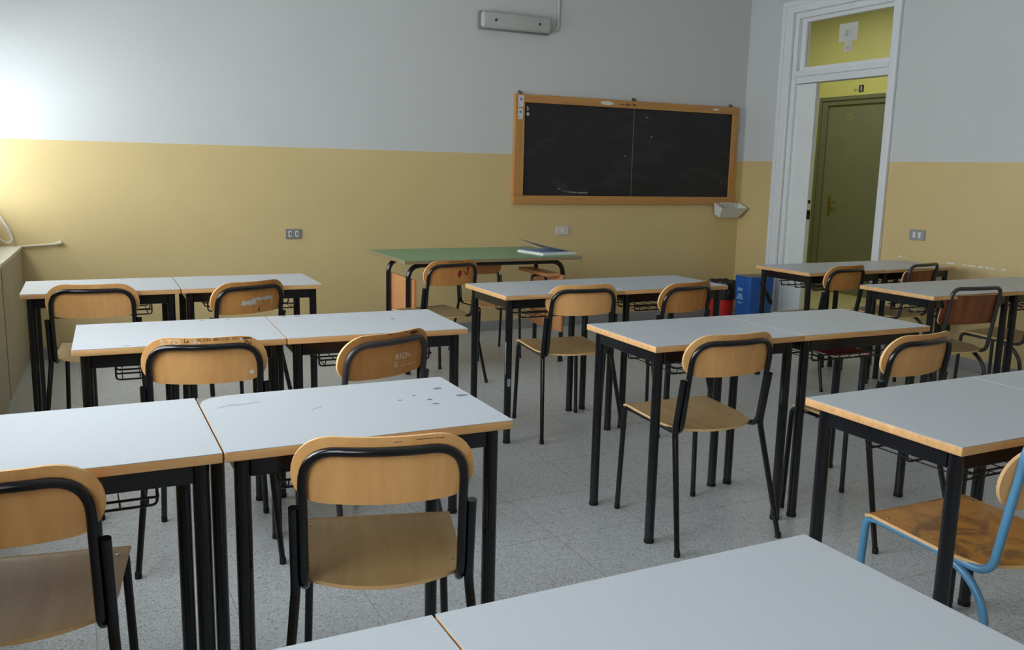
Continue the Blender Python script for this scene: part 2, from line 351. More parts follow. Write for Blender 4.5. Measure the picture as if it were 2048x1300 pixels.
bm = BM(); d2b(bm, (CX1-0.012, E0+0.13, 0.012), (CX1, E1-0.13, EZ-0.1)); lf2 = obj('door_leaf', bm, m_dgreen, d2)
bm = BM()
m_num = mat('faded yellow number paint', (138, 140, 92), 0.6)
put_tris(bm, text_polys('25', 0.11), lambda x, y: Vector((CX1-0.0135, 7.82-x, 2.07+y))-o2); obj('door_number', bm, m_num, lf2)
bm = BM(); d2b(bm, (CX1-0.02, 8.0, 0.92), (CX1-0.012, 8.04, 1.14), bev=0.003)
tube(bm, [Vector(p)-o2 for p in rounded([(CX1-0.015, 8.02, 1.08), (CX1-0.06, 8.02, 1.08), (CX1-0.06, 7.90, 1.075)], 0.015)], 0.009); obj('door_handle', bm, m_brass, lf2)
# signs above the corridor door
m_paper = mat('white paper', (216, 217, 208), 0.8); m_signd = mat('dark sign', (52, 56, 60), 0.5); m_faint = mat('printed grey ink', (150, 156, 148), 0.8)
bm = BM(); box(bm, (CX1-0.004, 7.655, 2.345), (CX1-0.0005, 7.725, 2.425), bev=0.001); put_tris(bm, stroke([(0, -0.022), (0, 0.022)], 0.012)+stroke([(-0.008, -0.022), (0.008, -0.022)], 0.006), lambda x, y: (CX1-0.0048, 7.69-x, 2.385+y), 1)
tag(obj('wall_sign', bm, [m_signd, m_paper]), 'small dark square sign above the green corridor door', 'sign')
bm = BM(); put_tris(bm, text_polys('TBM', 0.035), lambda x, y: (CX1-0.001, 7.775-x, 2.37+y))
tag(obj('sign_lettering', bm, m_signd), 'tiny dark lettering on yellow wall left of the square sign', 'lettering')
# notices stuck outside on the transom pane, read from behind
def notice(name, y0, y1, zz0, zz1, txt, sz, lab, mir=True):   # paper faces the corridor, print shows through
    xp = XR+0.0755; bm = BM(); box(bm, (xp-0.0040, y0, zz0), (xp-0.0032, y1, zz1))
    put_tris(bm, text_polys(txt, sz), lambda x, y: (xp-0.0046, (y0+y1)/2+x*(1 if mir else -1), (zz0+zz1)/2-0.01+y), 1)
    return tag(obj(name, bm, [m_paper, m_faint]), lab, 'paper', 'paper notices on the transom glass')
notice('paper_notice', 5.645, 5.845, 2.508, 2.655, '1B', 0.075, 'larger white paper notice reading 1B seen from behind on transom glass')
notice('paper_notice', 5.695, 5.775, 2.425, 2.506, '20', 0.045, 'smaller white paper notice hanging below the 1B notice')

# ------------------------------------------------------------------ blackboard
X0, X1, Z0, Z1 = 3.40, 5.785, 1.09, 2.007
I0, I1, J0, J1 = 3.49, 5.715, 1.163, 1.94
m_bframe = wood('golden varnished pine frame', (178, 126, 68), (198, 146, 84), 0.4, axis='X', scale=4, stretch=9)
m_bframev = wood('golden varnished pine frame upright', (178, 126, 68), (198, 146, 84), 0.4, axis='Z', scale=4, stretch=9)
m_slate, nt, b_ = new_mat('black slate'); b_.inputs['Roughness'].default_value = 0.55
g = nt.nodes.new('ShaderNodeTexCoord'); mp = nt.nodes.new('ShaderNodeMapping'); mp.inputs['Scale'].default_value = (1.2, 1, 3.0); mp.inputs['Rotation'].default_value = (0, 0.4, 0)
n = nt.nodes.new('ShaderNodeTexNoise'); n.inputs['Scale'].default_value = 2.2; n.inputs['Detail'].default_value = 7; n.inputs['Distortion'].default_value = 1.2
cr = nt.nodes.new('ShaderNodeValToRGB'); cr.color_ramp.elements[0].position = 0.52; cr.color_ramp.elements[1].position = 0.95
cr.color_ramp.elements[0].color = lin((28, 29, 31)); cr.color_ramp.elements[1].color = lin((56, 59, 59))
nt.links.new(g.outputs['Object'], mp.inputs[0]); nt.links.new(mp.outputs[0], n.inputs['Vector']); nt.links.new(n.outputs['Fac'], cr.inputs[0]); nt.links.new(cr.outputs[0], b_.inputs['Base Color'])
bb = thing('blackboard', 'black slate blackboard in a golden wooden frame on the front wall', 'blackboard', (X0, YF, Z0))
ob = Vector((X0, YF, Z0))
def bx(bm, a, b, **k): return box(bm, Vector(a)-ob, Vector(b)-ob, **k)
FT = 0.04
obj('frame_rail', bx(BM(), (X0, YF-FT, J1), (X1, YF, Z1), bev=0.004), m_bframe, bb)
bm = bx(BM(), (X0, YF-FT, Z0), (X1, YF, J0), bev=0.004)
obj('frame_rail', bm, m_bframe, bb)
obj('frame_stile', bx(BM(), (X0, YF-FT, J0), (I0, YF, J1), bev=0.003), m_bframev, bb); obj('frame_stile', bx(BM(), (I1, YF-FT, J0), (X1, YF, J1), bev=0.003), m_bframev, bb)
mid = 4.60
m_chalk = mat('chalk smear', (120, 128, 126), 0.9); m_lite = mat('white chalk', (190, 192, 188), 0.9)
for (p0, p1, marks) in ((I0, mid-0.002, 'l'), (mid+0.002, I1, 'r')):
    bm = bx(BM(), (p0, YF-0.022, J0), (p1, YF-0.004, J1)); yy = YF-0.0226
    fn = lambda x, y: Vector((x, yy, y))-ob
    if marks == 'l':
        put_tris(bm, stroke([(3.84, 1.225), (3.93, 1.198), (4.03, 1.19), (4.14, 1.19)], 0.012)+stroke([(3.86, 1.218), (3.95, 1.20)], 0.008), fn, 1)
        put_tris(bm, blob(4.52, 1.52, 0.006, 0.006), fn, 2)
        put_tris(bm, stroke([(3.52, 1.905), (3.532, 1.885), (3.518, 1.88)], 0.012), fn, 2); put_tris(bm, blob(3.527, 1.845, 0.018, 0.02, 4, 0.0), fn, 2)
    else:
        for (x, y, a) in ((4.74, 1.87, .012), (4.80, 1.70, .012), (5.63, 1.30, .008), (5.0, 1.56, .005), (5.36, 1.83, .006)): put_tris(bm, blob(x, y, a, a), fn, 1)
    obj('slate', bm, [m_slate, m_chalk, m_lite], bb)
obj('centre_strip', bx(BM(), (mid-0.003, YF-0.0235, J0), (mid+0.003, YF-0.004, J1)), mat('dull metal strip', (112, 108, 98), 0.5), bb)
for x in (3.455, 4.60, 5.70):
    bm = BM(); bx(bm, (x-0.018, YF-0.02, Z1), (x-0.006, YF-0.003, Z1+0.028), bev=0.002); bx(bm, (x+0.004, YF-0.02, Z1), (x+0.014, YF-0.003, Z1+0.022), bev=0.002)
    obj('hanging_bracket', bm, mat('bracket metal', (120, 122, 120), 0.4, metal=0.8), bb)
m_sticker = mat('white label', (206, 208, 206), 0.6); m_bprint = mat('blue print', (96, 124, 168), 0.6)
for (zz, h, w) in ((1.9, 0.095, 0.05), (1.80, 0.088, 0.045)):
    bm = BM(); yy = YF-FT
    bx(bm, (3.425, yy-0.0012, zz), (3.425+w, yy-0.0002, zz+h)); put_tris(bm, blob(3.425+w*0.5, zz+h*0.66, 0.014, 0.018, 6)+blob(3.425+w*0.3, zz+h*0.22, 0.006, 0.006), lambda x, y: Vector((x, yy-0.0018, y))-ob, 1)
    obj('sticker', bm, [m_sticker, m_bprint], bb)
bm = BM(); yy = YF-FT-0.001; fn = lambda x, y: Vector((x, yy, y))-ob
put_tris(bm, blob(4.30, 1.973, 0.075, 0.018, 14, 0.15), fn, 0); put_tris(bm, blob(5.50, 1.975, 0.045, 0.011, 10, 0.3), fn, 0)
put_tris(bm, stroke([(4.43, 1.972), (4.46, 1.97)], 0.007)+stroke([(4.465, 1.968), (4.49, 1.97)], 0.006)+stroke([(4.51, 1.985), (4.51, 1.955), (4.50, 1.955)], 0.006)+stroke([(4.50, 1.97), (4.55, 1.97)], 0.006)+stroke([(4.57, 1.98), (4.60, 1.972), (4.575, 1.962)], 0.007), fn, 1)
obj('writing', bm, [m_paper, m_black], bb)
# chalk box hanging below the blackboard's right corner
m_tray = mat('white plastic', (218, 220, 216), 0.4)
t = thing('chalk_box', 'open white plastic chalk box under the right end of the blackboard', 'box', (5.70, YF-0.004, 1.0)); t.rotation_euler = (math.radians(20), 0, 0)
bm = BM()
def ring(z, hx, y0, y1): return [bm.verts.new((sx*hx if True else 0, yy, z)) for sx, yy in ((-1, y0), (1, y0), (1, y1), (-1, y1))]
R0 = ring(0, 0.115, -0.085, -0.004); R1 = ring(0.115, 0.155, -0.135, -0.002); R2 = ring(0.115, 0.149, -0.129, -0.008); R3 = ring(0.006, 0.110, -0.080, -0.010)
for A, B in ((R0, R1), (R1, R2), (R2, R3)):
    for k in range(4): bm.faces.new((A[k], A[(k+1) % 4], B[(k+1) % 4], B[k]))
bm.faces.new(R0); bm.faces.new(R3)
obj('body', bm, m_tray, t)
bm = BM(); box(bm, (-0.10, -0.005, 0.11), (-0.085, -0.0005, 0.115)); obj('rim_clip', box(BM(), (-0.08, -0.012, 0.108), (0.06, -0.001, 0.122), bev=0.002), m_tray, t); bm.free()

# ------------------------------------------------------------------ wall fittings
m_fit = mat('grey diffuser plastic', (176, 178, 174), 0.3, spec=0.5); m_fitb = mat('grey lamp base', (128, 130, 128), 0.5); m_dark = mat('dark slot', (40, 40, 42), 0.6)
t = thing('emergency_light', 'long grey emergency light fitting high on the front wall', 'lamp', (3.38, YF, 2.568))
obj('base', box(BM(), (-0.325, -0.03, -0.072), (0.325, -0.001, 0.072), bev=0.01), m_fitb, t, 40)
bm = BM(); box(bm, (-0.315, -0.095, -0.062), (0.315, -0.031, 0.064), bev=0.022, seg=4); obj('diffuser', bm, m_fit, t, 40)
for x in (-0.2, 0.2):
    bm = BM(); tube(bm, [(x, -0.094, 0.0), (x, -0.1, 0.0)], 0.011, 12); obj('screw', bm, m_signd, t)
bm = BM(); tube(bm, rounded([(3.71, YF-0.014, 2.545), (3.80, YF-0.014, 2.545), (3.80, YF-0.014, ZC-0.003)], [0.05]), 0.0125, 10)
tag(obj('conduit', bm, mat('grey conduit', (186, 188, 184), 0.5), smooth=50), 'thin grey conduit pipe rising from the wall lamp to the ceiling', 'pipe')
def socket(lab, loc, rz, w, h, mods, mp):
    t = thing('wall_socket', lab, 'socket', loc, rz)
    obj('plate', box(BM(), (-w/2, -0.012, -h/2), (w/2, -0.0005, h/2), bev=0.003), mp, t)
    for x, dark in mods:
        bm = BM(); box(bm, (x-0.011, -0.015, -0.022), (x+0.011, -0.011, 0.022), bev=0.002)
        if dark: box(bm, (x-0.004, -0.0158, -0.013), (x+0.004, -0.0149, 0.013), mi=1)
        obj('module', bm, [m_tray, m_dark], t)
m_alu = mat('brushed aluminium plate', (150, 150, 146), 0.4, metal=0.4); m_ivory = mat('ivory plate', (206, 200, 186), 0.45); m_gplate = mat('grey plate', (150, 152, 154), 0.45)
socket('grey metal double socket plate on the left of the front wall', (1.535, YF, 0.856), 0, 0.121, 0.074, [(-0.026, True), (0.026, True)], m_alu)
socket('ivory switch plate under the blackboard left end', (3.907, YF, 0.859), 0, 0.128, 0.08, [(0, False)], m_ivory)
socket('grey double switch plate on the right wall beside the door', (XR, 4.80, 0.953), -math.pi/2, 0.138, 0.08, [(-0.024, False), (0.026, False)], m_gplate)
# scraped plaster along the right wall
bm = BM()
for (y, z, a, c) in ((4.945, .771, .022, .010), (4.90, .768, .03, .004), (4.49, .765, .05, .008), (4.37, .764, .02, .007), (4.31, .764, .055, .008), (4.24, .764, .03, .011), (4.185, .763, .028, .012), (4.15, .761, .02, .008), (4.06, .763, .035, .008)):
    put_tris(bm, blob(y, z, a, c, 11, 0.5), lambda x, y_: (XR-0.0008, x, y_))
obj('scrape_marks', bm, mat('bare plaster', (226, 224, 216), 0.9), bpy.data.objects['wall_right'])
# rod on the front wall and a cord loop by the window
bm = BM(); tube(bm, [(-0.32, YF-0.018, 0.79), (-0.10, YF-0.018, 0.806)], 0.009, 8); tube(bm, [(-0.10, YF-0.018, 0.806), (-0.06, YF-0.018, 0.815)], [0.012, 0.015], 8)
tag(obj('wall_rod', bm, mat('beige painted rod', (196, 186, 160), 0.5)), 'short beige rod fixed to the front wall beside the corner casing', 'rod')
bm = BM()
for k in (0, 1):
    tube(bm, rounded([(-0.44, YF-0.03-0.012*k, 1.05), (-0.375+0.012*k, YF-0.03-0.012*k, 0.90), (-0.355+0.006*k, YF-0.03-0.012*k, 0.835), (-0.39, YF-0.03-0.012*k, 0.815), (-0.45, YF-0.03-0.012*k, 0.87)], 0.06), 0.004, 6)
tag(obj('blind_cord', bm, m_tray), 'white cord loop hanging by the window above the corner casing', 'cord')

# ------------------------------------------------------------------ student desks
DW, DD, DH = 0.6958, 0.50, 0.7684
desk_mesh = {}
def dm(key, fn):
    if key not in desk_mesh: desk_mesh[key] = fn()
    return desk_mesh[key]
def edge_mesh():
    bm = BM(); box(bm, (-DW/2, -DD, DH-0.0235), (DW/2, 0, DH-0.0013), bev=0.003, seg=3); return new_mesh('edge_band', bm, m_edge, 30)
def laminate_mesh(kind):
    bm = BM(); e = 0.0004; z0, z1 = DH-0.0013, DH; x0, x1, y0, y1 = -DW/2+e, DW/2-e, -DD+e, -e
    if kind == 'chipped':                        # the sheet has broken away at the far left corner
        P = [(x0, y0), (x1, y0), (x1, y1), (x0+0.10, y1), (x0+0.06, y1-0.006), (x0+0.028, y1-0.02), (x0+0.01, y1-0.04), (x0+0.002, y1-0.065), (x0, y1-0.08)]
        prism(bm, P, 2, z0, z1); prism(bm, [(x0, y1-0.08), (x0, y1), (x0+0.10, y1)], 2, z0-0.0002, z0+0.0003, mi=1)
        for (x, y, a, b_) in ((.911, 2.295, .016, .012), (.948, 2.2, .022, .012), (.822, 2.245, .006, .006), (.847, 2.189, .010, .008), (.847, 2.144, .012, .008), (.77, 2.21, .008, .007)):
            put_tris(bm, blob(x-(0.2733+0.35), y-2.4278, a, b_), lambda p, q: (p, q, DH+0.0003), 2)
        for (p0, p1) in (((0.31, 2.30), (0.36, 2.33)), ((0.345, 2.31), (0.42, 2.325)), ((0.53, 2.20), (0.56, 2.22))):
            put_tris(bm, stroke([(p0[0]-0.623, p0[1]-2.4278), (p1[0]-0.623, p1[1]-2.4278)], 0.004), lambda p, q: (p, q, DH+0.0003), 3)
    else:
        prism(bm, [(x0, y0), (x1, y0), (x1, y1), (x0, y1)], 2, z0, z1)
        if kind == 'nick':                       # small chips along the far edge and an ink dot
            for (x, y, a, b_) in ((-.28, -.02, .012, .01), (-.22, -.035, .02, .008), (.13, -.2, .012, .01)):
                put_tris(bm, blob(x, y, a, b_), lambda p, q: (p, q, DH+0.0003), 2)
        if kind == 'edge_marks':
            for (x, y, a, b_) in ((-.18, -.47, .02, .006), (-.10, -.485, .012, .005), (.1, -.03, .012, .006), (.2, -.04, .014, .006)):
                put_tris(bm, blob(x, y, a, b_), lambda p, q: (p, q, DH+0.0003), 2)
    return new_mesh('tabletop', bm, [m_lam, m_under, m_ink, m_faint])
IN = 0.042; LR = 0.0185
def leg_mesh():
    bm = BM(); tube(bm, [(0, 0, 0.012), (0, 0, DH-0.024)], LR, 16); return new_mesh('leg', bm, m_steel, 40)
def legscrape_mesh():
    bm = BM(); tube(bm, [(0, 0, 0.012), (0, 0, DH-0.024)], LR, 16)
    for (z0, z1) in ((0.53, 0.47), (0.47, 0.42), (0.42, 0.36)):
        c = math.radians(196); vs = [[bm.verts.new(((LR+0.0004)*math.cos(c+a), (LR+0.0004)*math.sin(c+a), z)) for a in (-.16*random.uniform(.3, 1), .16*random.uniform(.3, 1))] for z in (z0, (z0+z1)/2, z1)]
        for k in range(2): bm.faces.new((vs[k][0], vs[k][1], vs[k+1][1], vs[k+1][0])).material_index = 1
    c = math.radians(262); vs = []
    for z in (0.30, 0.34): vs.append([bm.verts.new(((LR+0.0004)*math.cos(c+a), (LR+0.0004)*math.sin(c+a), z)) for a in (-.45, 0, .45)])
    for k in range(2): bm.faces.new((vs[0][k], vs[0][k+1], vs[1][k+1], vs[1][k])).material_index = 1
    return new_mesh('leg', bm, [m_steel, m_scrape], 40)
def foot_mesh():
    bm = BM(); tube(bm, [(0, 0, 0), (0, 0, 0.014)], LR+0.0012, 16); return new_mesh('foot_cap', bm, m_rubber, 40)
def apron_mesh():
    bm = BM(); z0, z1 = DH-0.072, DH-0.0235; hx = DW/2-IN; t_ = 0.0125; y0, y1 = -DD+IN, -IN; g_ = LR*0.9
    box(bm, (-hx+g_, y0-t_, z0), (hx-g_, y0+t_, z1), bev=0.002); box(bm, (-hx+g_, y1-t_, z0), (hx-g_, y1+t_, z1), bev=0.002)
    box(bm, (-hx-t_, y0+g_, z0), (-hx+t_, y1-g_, z1), bev=0.002); box(bm, (hx-t_, y0+g_, z0), (hx+t_, y1-g_, z1), bev=0.002)
    return new_mesh('apron', bm, m_steel)
def rack_mesh():
    bm = BM(); zt, zb, zf = DH-0.070, DH-0.130, DH-0.103; hx = DW/2-0.13
    for y in (-0.12, -0.25, -0.41):              # thick long bars turned up at the ends
        tube(bm, rounded([(-hx, y, zt), (-hx, y, zb), (hx, y, zb), (hx, y, zt)], 0.014, 4), 0.0033, 6)
    tube(bm, [(-hx, -0.435, zf), (hx, -0.435, zf)], 0.0032, 6); tube(bm, [(-hx, -0.10, zf), (hx, -0.10, zf)], 0.0032, 6)
    n = 8
    for k in range(n):                           # thin wires running front to back
        x = -hx+0.02+(2*hx-0.04)*k/(n-1)
        tube(bm, rounded([(x, -0.435, zf), (x, -0.425, zb+0.004), (x, -0.105, zb+0.004), (x, -0.10, zf)], 0.012, 3), 0.0019, 5)
    for s in (-1, 1): tube(bm, [(s*hx, -0.435, zf), (s*hx, -0.41, zf+0.004)], 0.003, 5)
    return new_mesh('book_rack', bm, m_wire, 60)
def desk(x, y, rz, label, lam='plain', scrape=False):
    t = thing('student_desk', label, 'desk', (x, y, 0), rz, 'grey topped student desks')
    top = link('tabletop', dm('lam'+lam, lambda: laminate_mesh(lam)), t)
    link('edge_band', dm('edge', edge_mesh), top)
    for sx in (-1, 1):
        for yy in (-DD+IN, -IN):
            sc = scrape and sx < 0 and yy < -0.2
            lg = link('leg', dm('legs' if sc else 'leg', legscrape_mesh if sc else leg_mesh), t, (sx*(DW/2-IN), yy, 0))
            link('foot_cap', dm('foot', foot_mesh), lg)
    link('apron', dm('apron', apron_mesh), t); link('book_rack', dm('rack', rack_mesh), t)
    return t
PAIRS = [   # seam at the far edge x, y, yaw and the two labels
 (0.4808, 5.0996, -0.0191, 'student desk in the far left corner, left one of the far window-side pair', 'student desk in the far window-side row, under the chair with white scribbles', 'edge_marks', 'plain'),
 (0.6969, 3.6697, -0.0396, 'student desk in second window-side row from the front wall, left one', 'student desk in second window-side row, behind the chair marked RICH', 'edge_marks', 'nick'),
 (0.2733, 2.4278, -0.0057, 'student desk at the left frame edge, third window-side row from front wall', 'student desk with chipped far corner and ink spots, third window-side row', 'plain', 'chipped'),
 (0.4274, 1.0850, 0.0058, 'student desk at the bottom edge, only its small far corner showing', 'nearest student desk, large bare grey top at the bottom right foreground', 'plain', 'plain'),
 (2.6019, 4.4074, 0.0063, 'student desk in front of the green teacher desk, white scrapes on its leg', 'student desk left of the blue bin, far pair of the middle block', 'plain', 'plain'),
 (2.5726, 3.0630, -0.0211, 'student desk in the centre of the middle block, left one of its pair', 'student desk with the magenta folder on its rack, middle block', 'plain', 'plain'),
 (4.9435, 4.7616, 0.0093, 'student desk in front of the open doorway, left one of the far right pair', 'student desk by the right wall below the grey switch plate', 'plain', 'plain'),
 (4.7933, 3.7069, 0.0067, 'student desk with dark red chair pushed up, second right-hand row, left one', 'student desk cut by the right frame edge, second right-hand row', 'plain', 'plain'),
 (2.5405, 1.8257, 0.0046, 'student desk on the right above the blue-framed chair', 'student desk at the right frame edge, right of the blue-framed chair desk', 'plain', 'plain'),
]
for i, (x, y, rz, la, lb, ka, kb) in enumerate(PAIRS):
    c, s = math.cos(rz), math.sin(rz)
    desk(x-c*0.35, y-s*0.35, rz, la, ka, scrape=(i == 4)); desk(x+c*0.35, y+s*0.35, rz, lb, kb)
# magenta folder lying on the rack of a middle desk
t = thing('folder', 'magenta folder lying on the wire rack under a middle desk', 'folder', (2.93, 2.735, DH-0.1235), -0.02)
obj('pages', box(BM(), (-0.115, -0.10, 0.002), (0.085, 0.12, 0.009)), m_paper, t)
obj('cover', box(BM(), (-0.12, -0.105, 0.0095), (0.09, 0.125, 0.0125), bev=0.001), mat('magenta card', (150, 30, 80), 0.5), t)

# ------------------------------------------------------------------ chairs
TW, TR = 0.178, 0.0108
LEAN = 0.06/0.335
def chair_dims(kind):
    if kind == 'A': return dict(ztop=0.783, zb0=0.658, zb1=0.819, off=0.021, bow=0.040, tw=TW, bw=0.203, rt=0.095, rb=0.06, off_tb=0.035)
    return dict(ztop=0.805, zb0=0.60, zb1=0.765, off=0.021, bow=0.026, tw=0.172, bw=0.205, rt=0.03, rb=0.03, off_tb=0.018)
def ypost(z): return -0.18-LEAN*max(0, z-0.452)
def board_y(D, x, z): return ypost(z)+D['off']-D['bow']*(1-(x/D['bw'])**2)
BT = 0.009
def backrest_mesh(kind, wm, oval=False):
    D = chair_dims(kind); bm = BM(); n = 28; nz = 8; rows = []
    rt, rb = (0.08, 0.08) if oval else (D['rt'], D['rb'])
    for i in range(n+1):
        x = -D['bw']*math.cos(math.pi*i/n)
        def cut(rr):
            e = D['bw']-abs(x)
            return rr-math.sqrt(max(0, rr*rr-(rr-e)**2)) if e < rr else 0
        za, zb = D['zb0']+cut(rb), D['zb1']-cut(rt)
        if kind == 'A': za -= 0.008*(1-(x/D['bw'])**2); zb -= 0.006*(1-(x/D['bw'])**2)
        if zb-za < 0.002: m_ = (za+zb)/2; za, zb = m_-0.001, m_+0.001
        rows.append([(x, za+(zb-za)*k/nz) for k in range(nz+1)])
    F = [[bm.verts.new((x, board_y(D, x, z)+BT/2, z)) for x, z in r_] for r_ in rows]
    B = [[bm.verts.new((x, board_y(D, x, z)-BT/2, z)) for x, z in r_] for r_ in rows]
    for i in range(n):
        for k in range(nz):
            bm.faces.new((F[i][k], F[i+1][k], F[i+1][k+1], F[i][k+1])); bm.faces.new((B[i][k], B[i][k+1], B[i+1][k+1], B[i+1][k]))
        for k in (0, nz): bm.faces.new((F[i][k], B[i][k], B[i+1][k], F[i+1][k])).material_index = 1
    for i in (0, n):
        for k in range(nz): bm.faces.new((F[i][k], F[i][k+1], B[i][k+1], B[i][k])).material_index = 1
    return new_mesh('backrest', bm, [wm, m_plyedge], 50)
SEATZ = 0.462
def seat_z(x, y):
    z = SEATZ-0.016*max(0, (0.205-y)/0.39)**1.0
    z -= 0.006*(1-(x/0.2)**2)*math.exp(-((y+0.05)/0.12)**2)
    if y > 0.165: z -= 0.022*((y-0.165)/0.045)**2
    return z
def seat_mesh(wm):
    bm = BM(); n = 16; my = 18; T_ = 0.009; top = []; bot = []
    for i in range(n+1):
        u_ = -1+2*i/n; ra, rb_ = [], []
        yr = -0.155-0.055*(1-abs(u_)**2.2)
        yf = 0.21-0.02*abs(u_)**6
        for k in range(my+1):
            t_ = k/my; y = yr+(yf-yr)*t_; w = 0.165+0.03*min(1, max(0, (y+0.17)/0.10)) if y < -0.07 else 0.195
            x = u_*w; z = seat_z(x, y); ra.append(bm.verts.new((x, y, z))); rb_.append(bm.verts.new((x, y, z-T_)))
        top.append(ra); bot.append(rb_)
    for i in range(n):
        for k in range(my):
            bm.faces.new((top[i][k], top[i+1][k], top[i+1][k+1], top[i][k+1])); bm.faces.new((bot[i][k], bot[i][k+1], bot[i+1][k+1], bot[i+1][k]))
        for k in (0, my): bm.faces.new((top[i][k], bot[i][k], bot[i+1][k], top[i+1][k])).material_index = 1
    for i in (0, n):
        for k in range(my): bm.faces.new((top[i][k], top[i][k+1], bot[i][k+1], bot[i][k])).material_index = 1
    return new_mesh('seat', bm, [wm, m_plyedge], 50)
RZ0, RZ1 = 0.4400, 0.4240                        # side rail height at the front and the back
def frame_mesh(kind, sm):
    """one bent tube: seat rail, post, bowed top bar, post, seat rail"""
    D = chair_dims(kind); w = D['tw']; zt = D['ztop']; top = []
    nn = 13
    for k in range(nn):
        x = -w+2*w*k/(nn-1); top.append((x, ypost(zt)-D['off_tb']*(1-(x/w)**2), zt))
    L_ = rounded([(-w, 0.15, RZ0), (-w, -0.185, RZ1+0.006), (-w, ypost(zt), zt)], [0.05])
    R_ = [(-p[0], p[1], p[2]) for p in reversed([tuple(q) for q in L_])]
    # corner of the back hoop
    cut_ = 3 if kind == 'A' else 2
    body = [tuple(p) for p in L_[:-1]]+[(-w, ypost(zt), zt)]+top[cut_:-cut_]+[(w, ypost(zt), zt)]+R_[1:]
    iL = len(L_)-1; iR = iL+1+len(top[cut_:-cut_])
    rads = [0]*(len(body)-2); rads[iL-1] = rads[iR-1] = (0.085 if kind == 'A' else 0.055)
    pts = []
    P = [Vector(p) for p in body]; pts.append(P[0])
    for i in range(1, len(P)-1):
        rr = rads[i-1]
        if rr == 0: pts.append(P[i]); continue
        a = P[i]+(P[i-1]-P[i]).normalized()*rr; b_ = P[i]+(P[i+1]-P[i]).normalized()*rr
        for k in range(9):
            t_ = k/8; pts.append(a*(1-t_)**2+P[i]*2*t_*(1-t_)+b_*t_*t_)
    pts.append(P[-1])
    bm = BM(); tube(bm, pts, TR, 12)
    for y in (0.08, -0.10): tube(bm, [(-w, y, RZ0-0.012), (w, y, RZ0-0.012)], 0.006, 8)
    return new_mesh('frame', bm, sm, 60)
def front_leg_mesh(kind, sm, s):
    w = chair_dims(kind)['tw']; bm = BM()
    tube(bm, rounded([(s*w, 0.13, RZ0-0.0006), (s*w, 0.203, RZ0), (s*(w+0.014), 0.208, 0.006)], [0.05]), TR, 12); return new_mesh('leg', bm, sm, 60)
def rear_leg_mesh(kind, sm, s):
    w = chair_dims(kind)['tw']; bm = BM()
    if kind == 'A':
        x = s*(w+2*TR-0.001); P = [(x, ypost(0.643)+0.001, 0.643), (x, ypost(0.46), 0.46), (x, -0.181, 0.43), (s*(w+0.058), -0.285, 0.006)]
        pts = rounded(P, [0, 0.03]); tube(bm, pts, [TR+0.0008]*(len(pts)-1)+[TR-0.0008], 12)
    else:
        P = [(s*w, -0.03, RZ0-0.006), (s*w, -0.125, RZ1-0.016), (s*(w+0.006), -0.185, 0.34), (s*(w+0.012), -0.21, 0.006)]
        tube(bm, rounded(P, [0.06, 0.07]), TR, 12)
    return new_mesh('leg', bm, sm, 60)
def cap_mesh(): bm = BM(); tube(bm, [(0, 0, 0), (0, 0, 0.022)], TR+0.0006, 12); return new_mesh('foot_cap', bm, m_rubber, 40)
def screw_mesh(): bm = BM(); tube(bm, [(0, 0, -0.001), (0, 0, 0.0012), (0, 0, 0.002)], [0.005, 0.005, 0.003], 10); return new_mesh('screw', bm, m_screw, 40)
cm = {}
def ck(key, fn):
    if key not in cm: cm[key] = fn()
    return cm[key]
def chair(x, y, rz, label, kind='A', wm=m_beech, sm_=m_seat, st=m_steel, sc=1.0, oval=False, group='wooden school chairs'):
    t = thing('school_chair', label, 'chair', (x, y, 0), rz, group); t.scale = (sc, sc, sc)
    back = link('backrest', ck(('b', kind, wm.name, oval), lambda: backrest_mesh(kind, wm, oval)), t)
    D = chair_dims(kind)
    seat = link('seat', ck(('s', sm_.name), lambda: seat_mesh(sm_)), t)
    for sx in (-1, 1):
        for yy in (0.13, -0.10):
            link('screw', ck('screw', screw_mesh), seat, (sx*0.172, yy, seat_z(0.172, yy)))
    link('frame', ck(('f', kind, st.name), lambda: frame_mesh(kind, st)), t)
    for s in (-1, 1):
        fl = link('leg', ck(('fl', kind, st.name, s), lambda: front_leg_mesh(kind, st, s)), t)
        link('foot_cap', ck('cap', cap_mesh), fl, (s*(D['tw']+0.014), 0.208, 0))
        rl = link('leg', ck(('rl', kind, st.name, s), lambda: rear_leg_mesh(kind, st, s)), t)
        link('foot_cap', ck('cap', cap_mesh), rl, (s*(D['tw']+0.058), -0.285, 0) if kind == 'A' else (s*(D['tw']+0.012), -0.21, 0))
    return t, back, D
def graffiti(back, D, tris, m, label, eps=0.0006):
    """lettering laid on the rear face of a backrest"""
    bm = BM()
    for t_ in tris:
        bm.faces.new([bm.verts.new((x, board_y(D, x, z)-BT/2-eps, z)) for x, z in t_])
    o = obj('graffiti', bm, m, back); o['label'] = label; return o
def at(tris, x, z, sx=1.0, rot=0.0):
    c, s = math.cos(rot), math.sin(rot); return [[(x+(a*c*sx-b_*s), z+(a*s*sx+b_*c)) for a, b_ in t_] for t_ in tris]
def scribble(x0, x1, z, h, n, w):
    p = [(x0+(x1-x0)*k/n, z+(h if k % 2 else -h)*random.uniform(0.4, 1)) for k in range(n+1)]; return stroke(p, w)

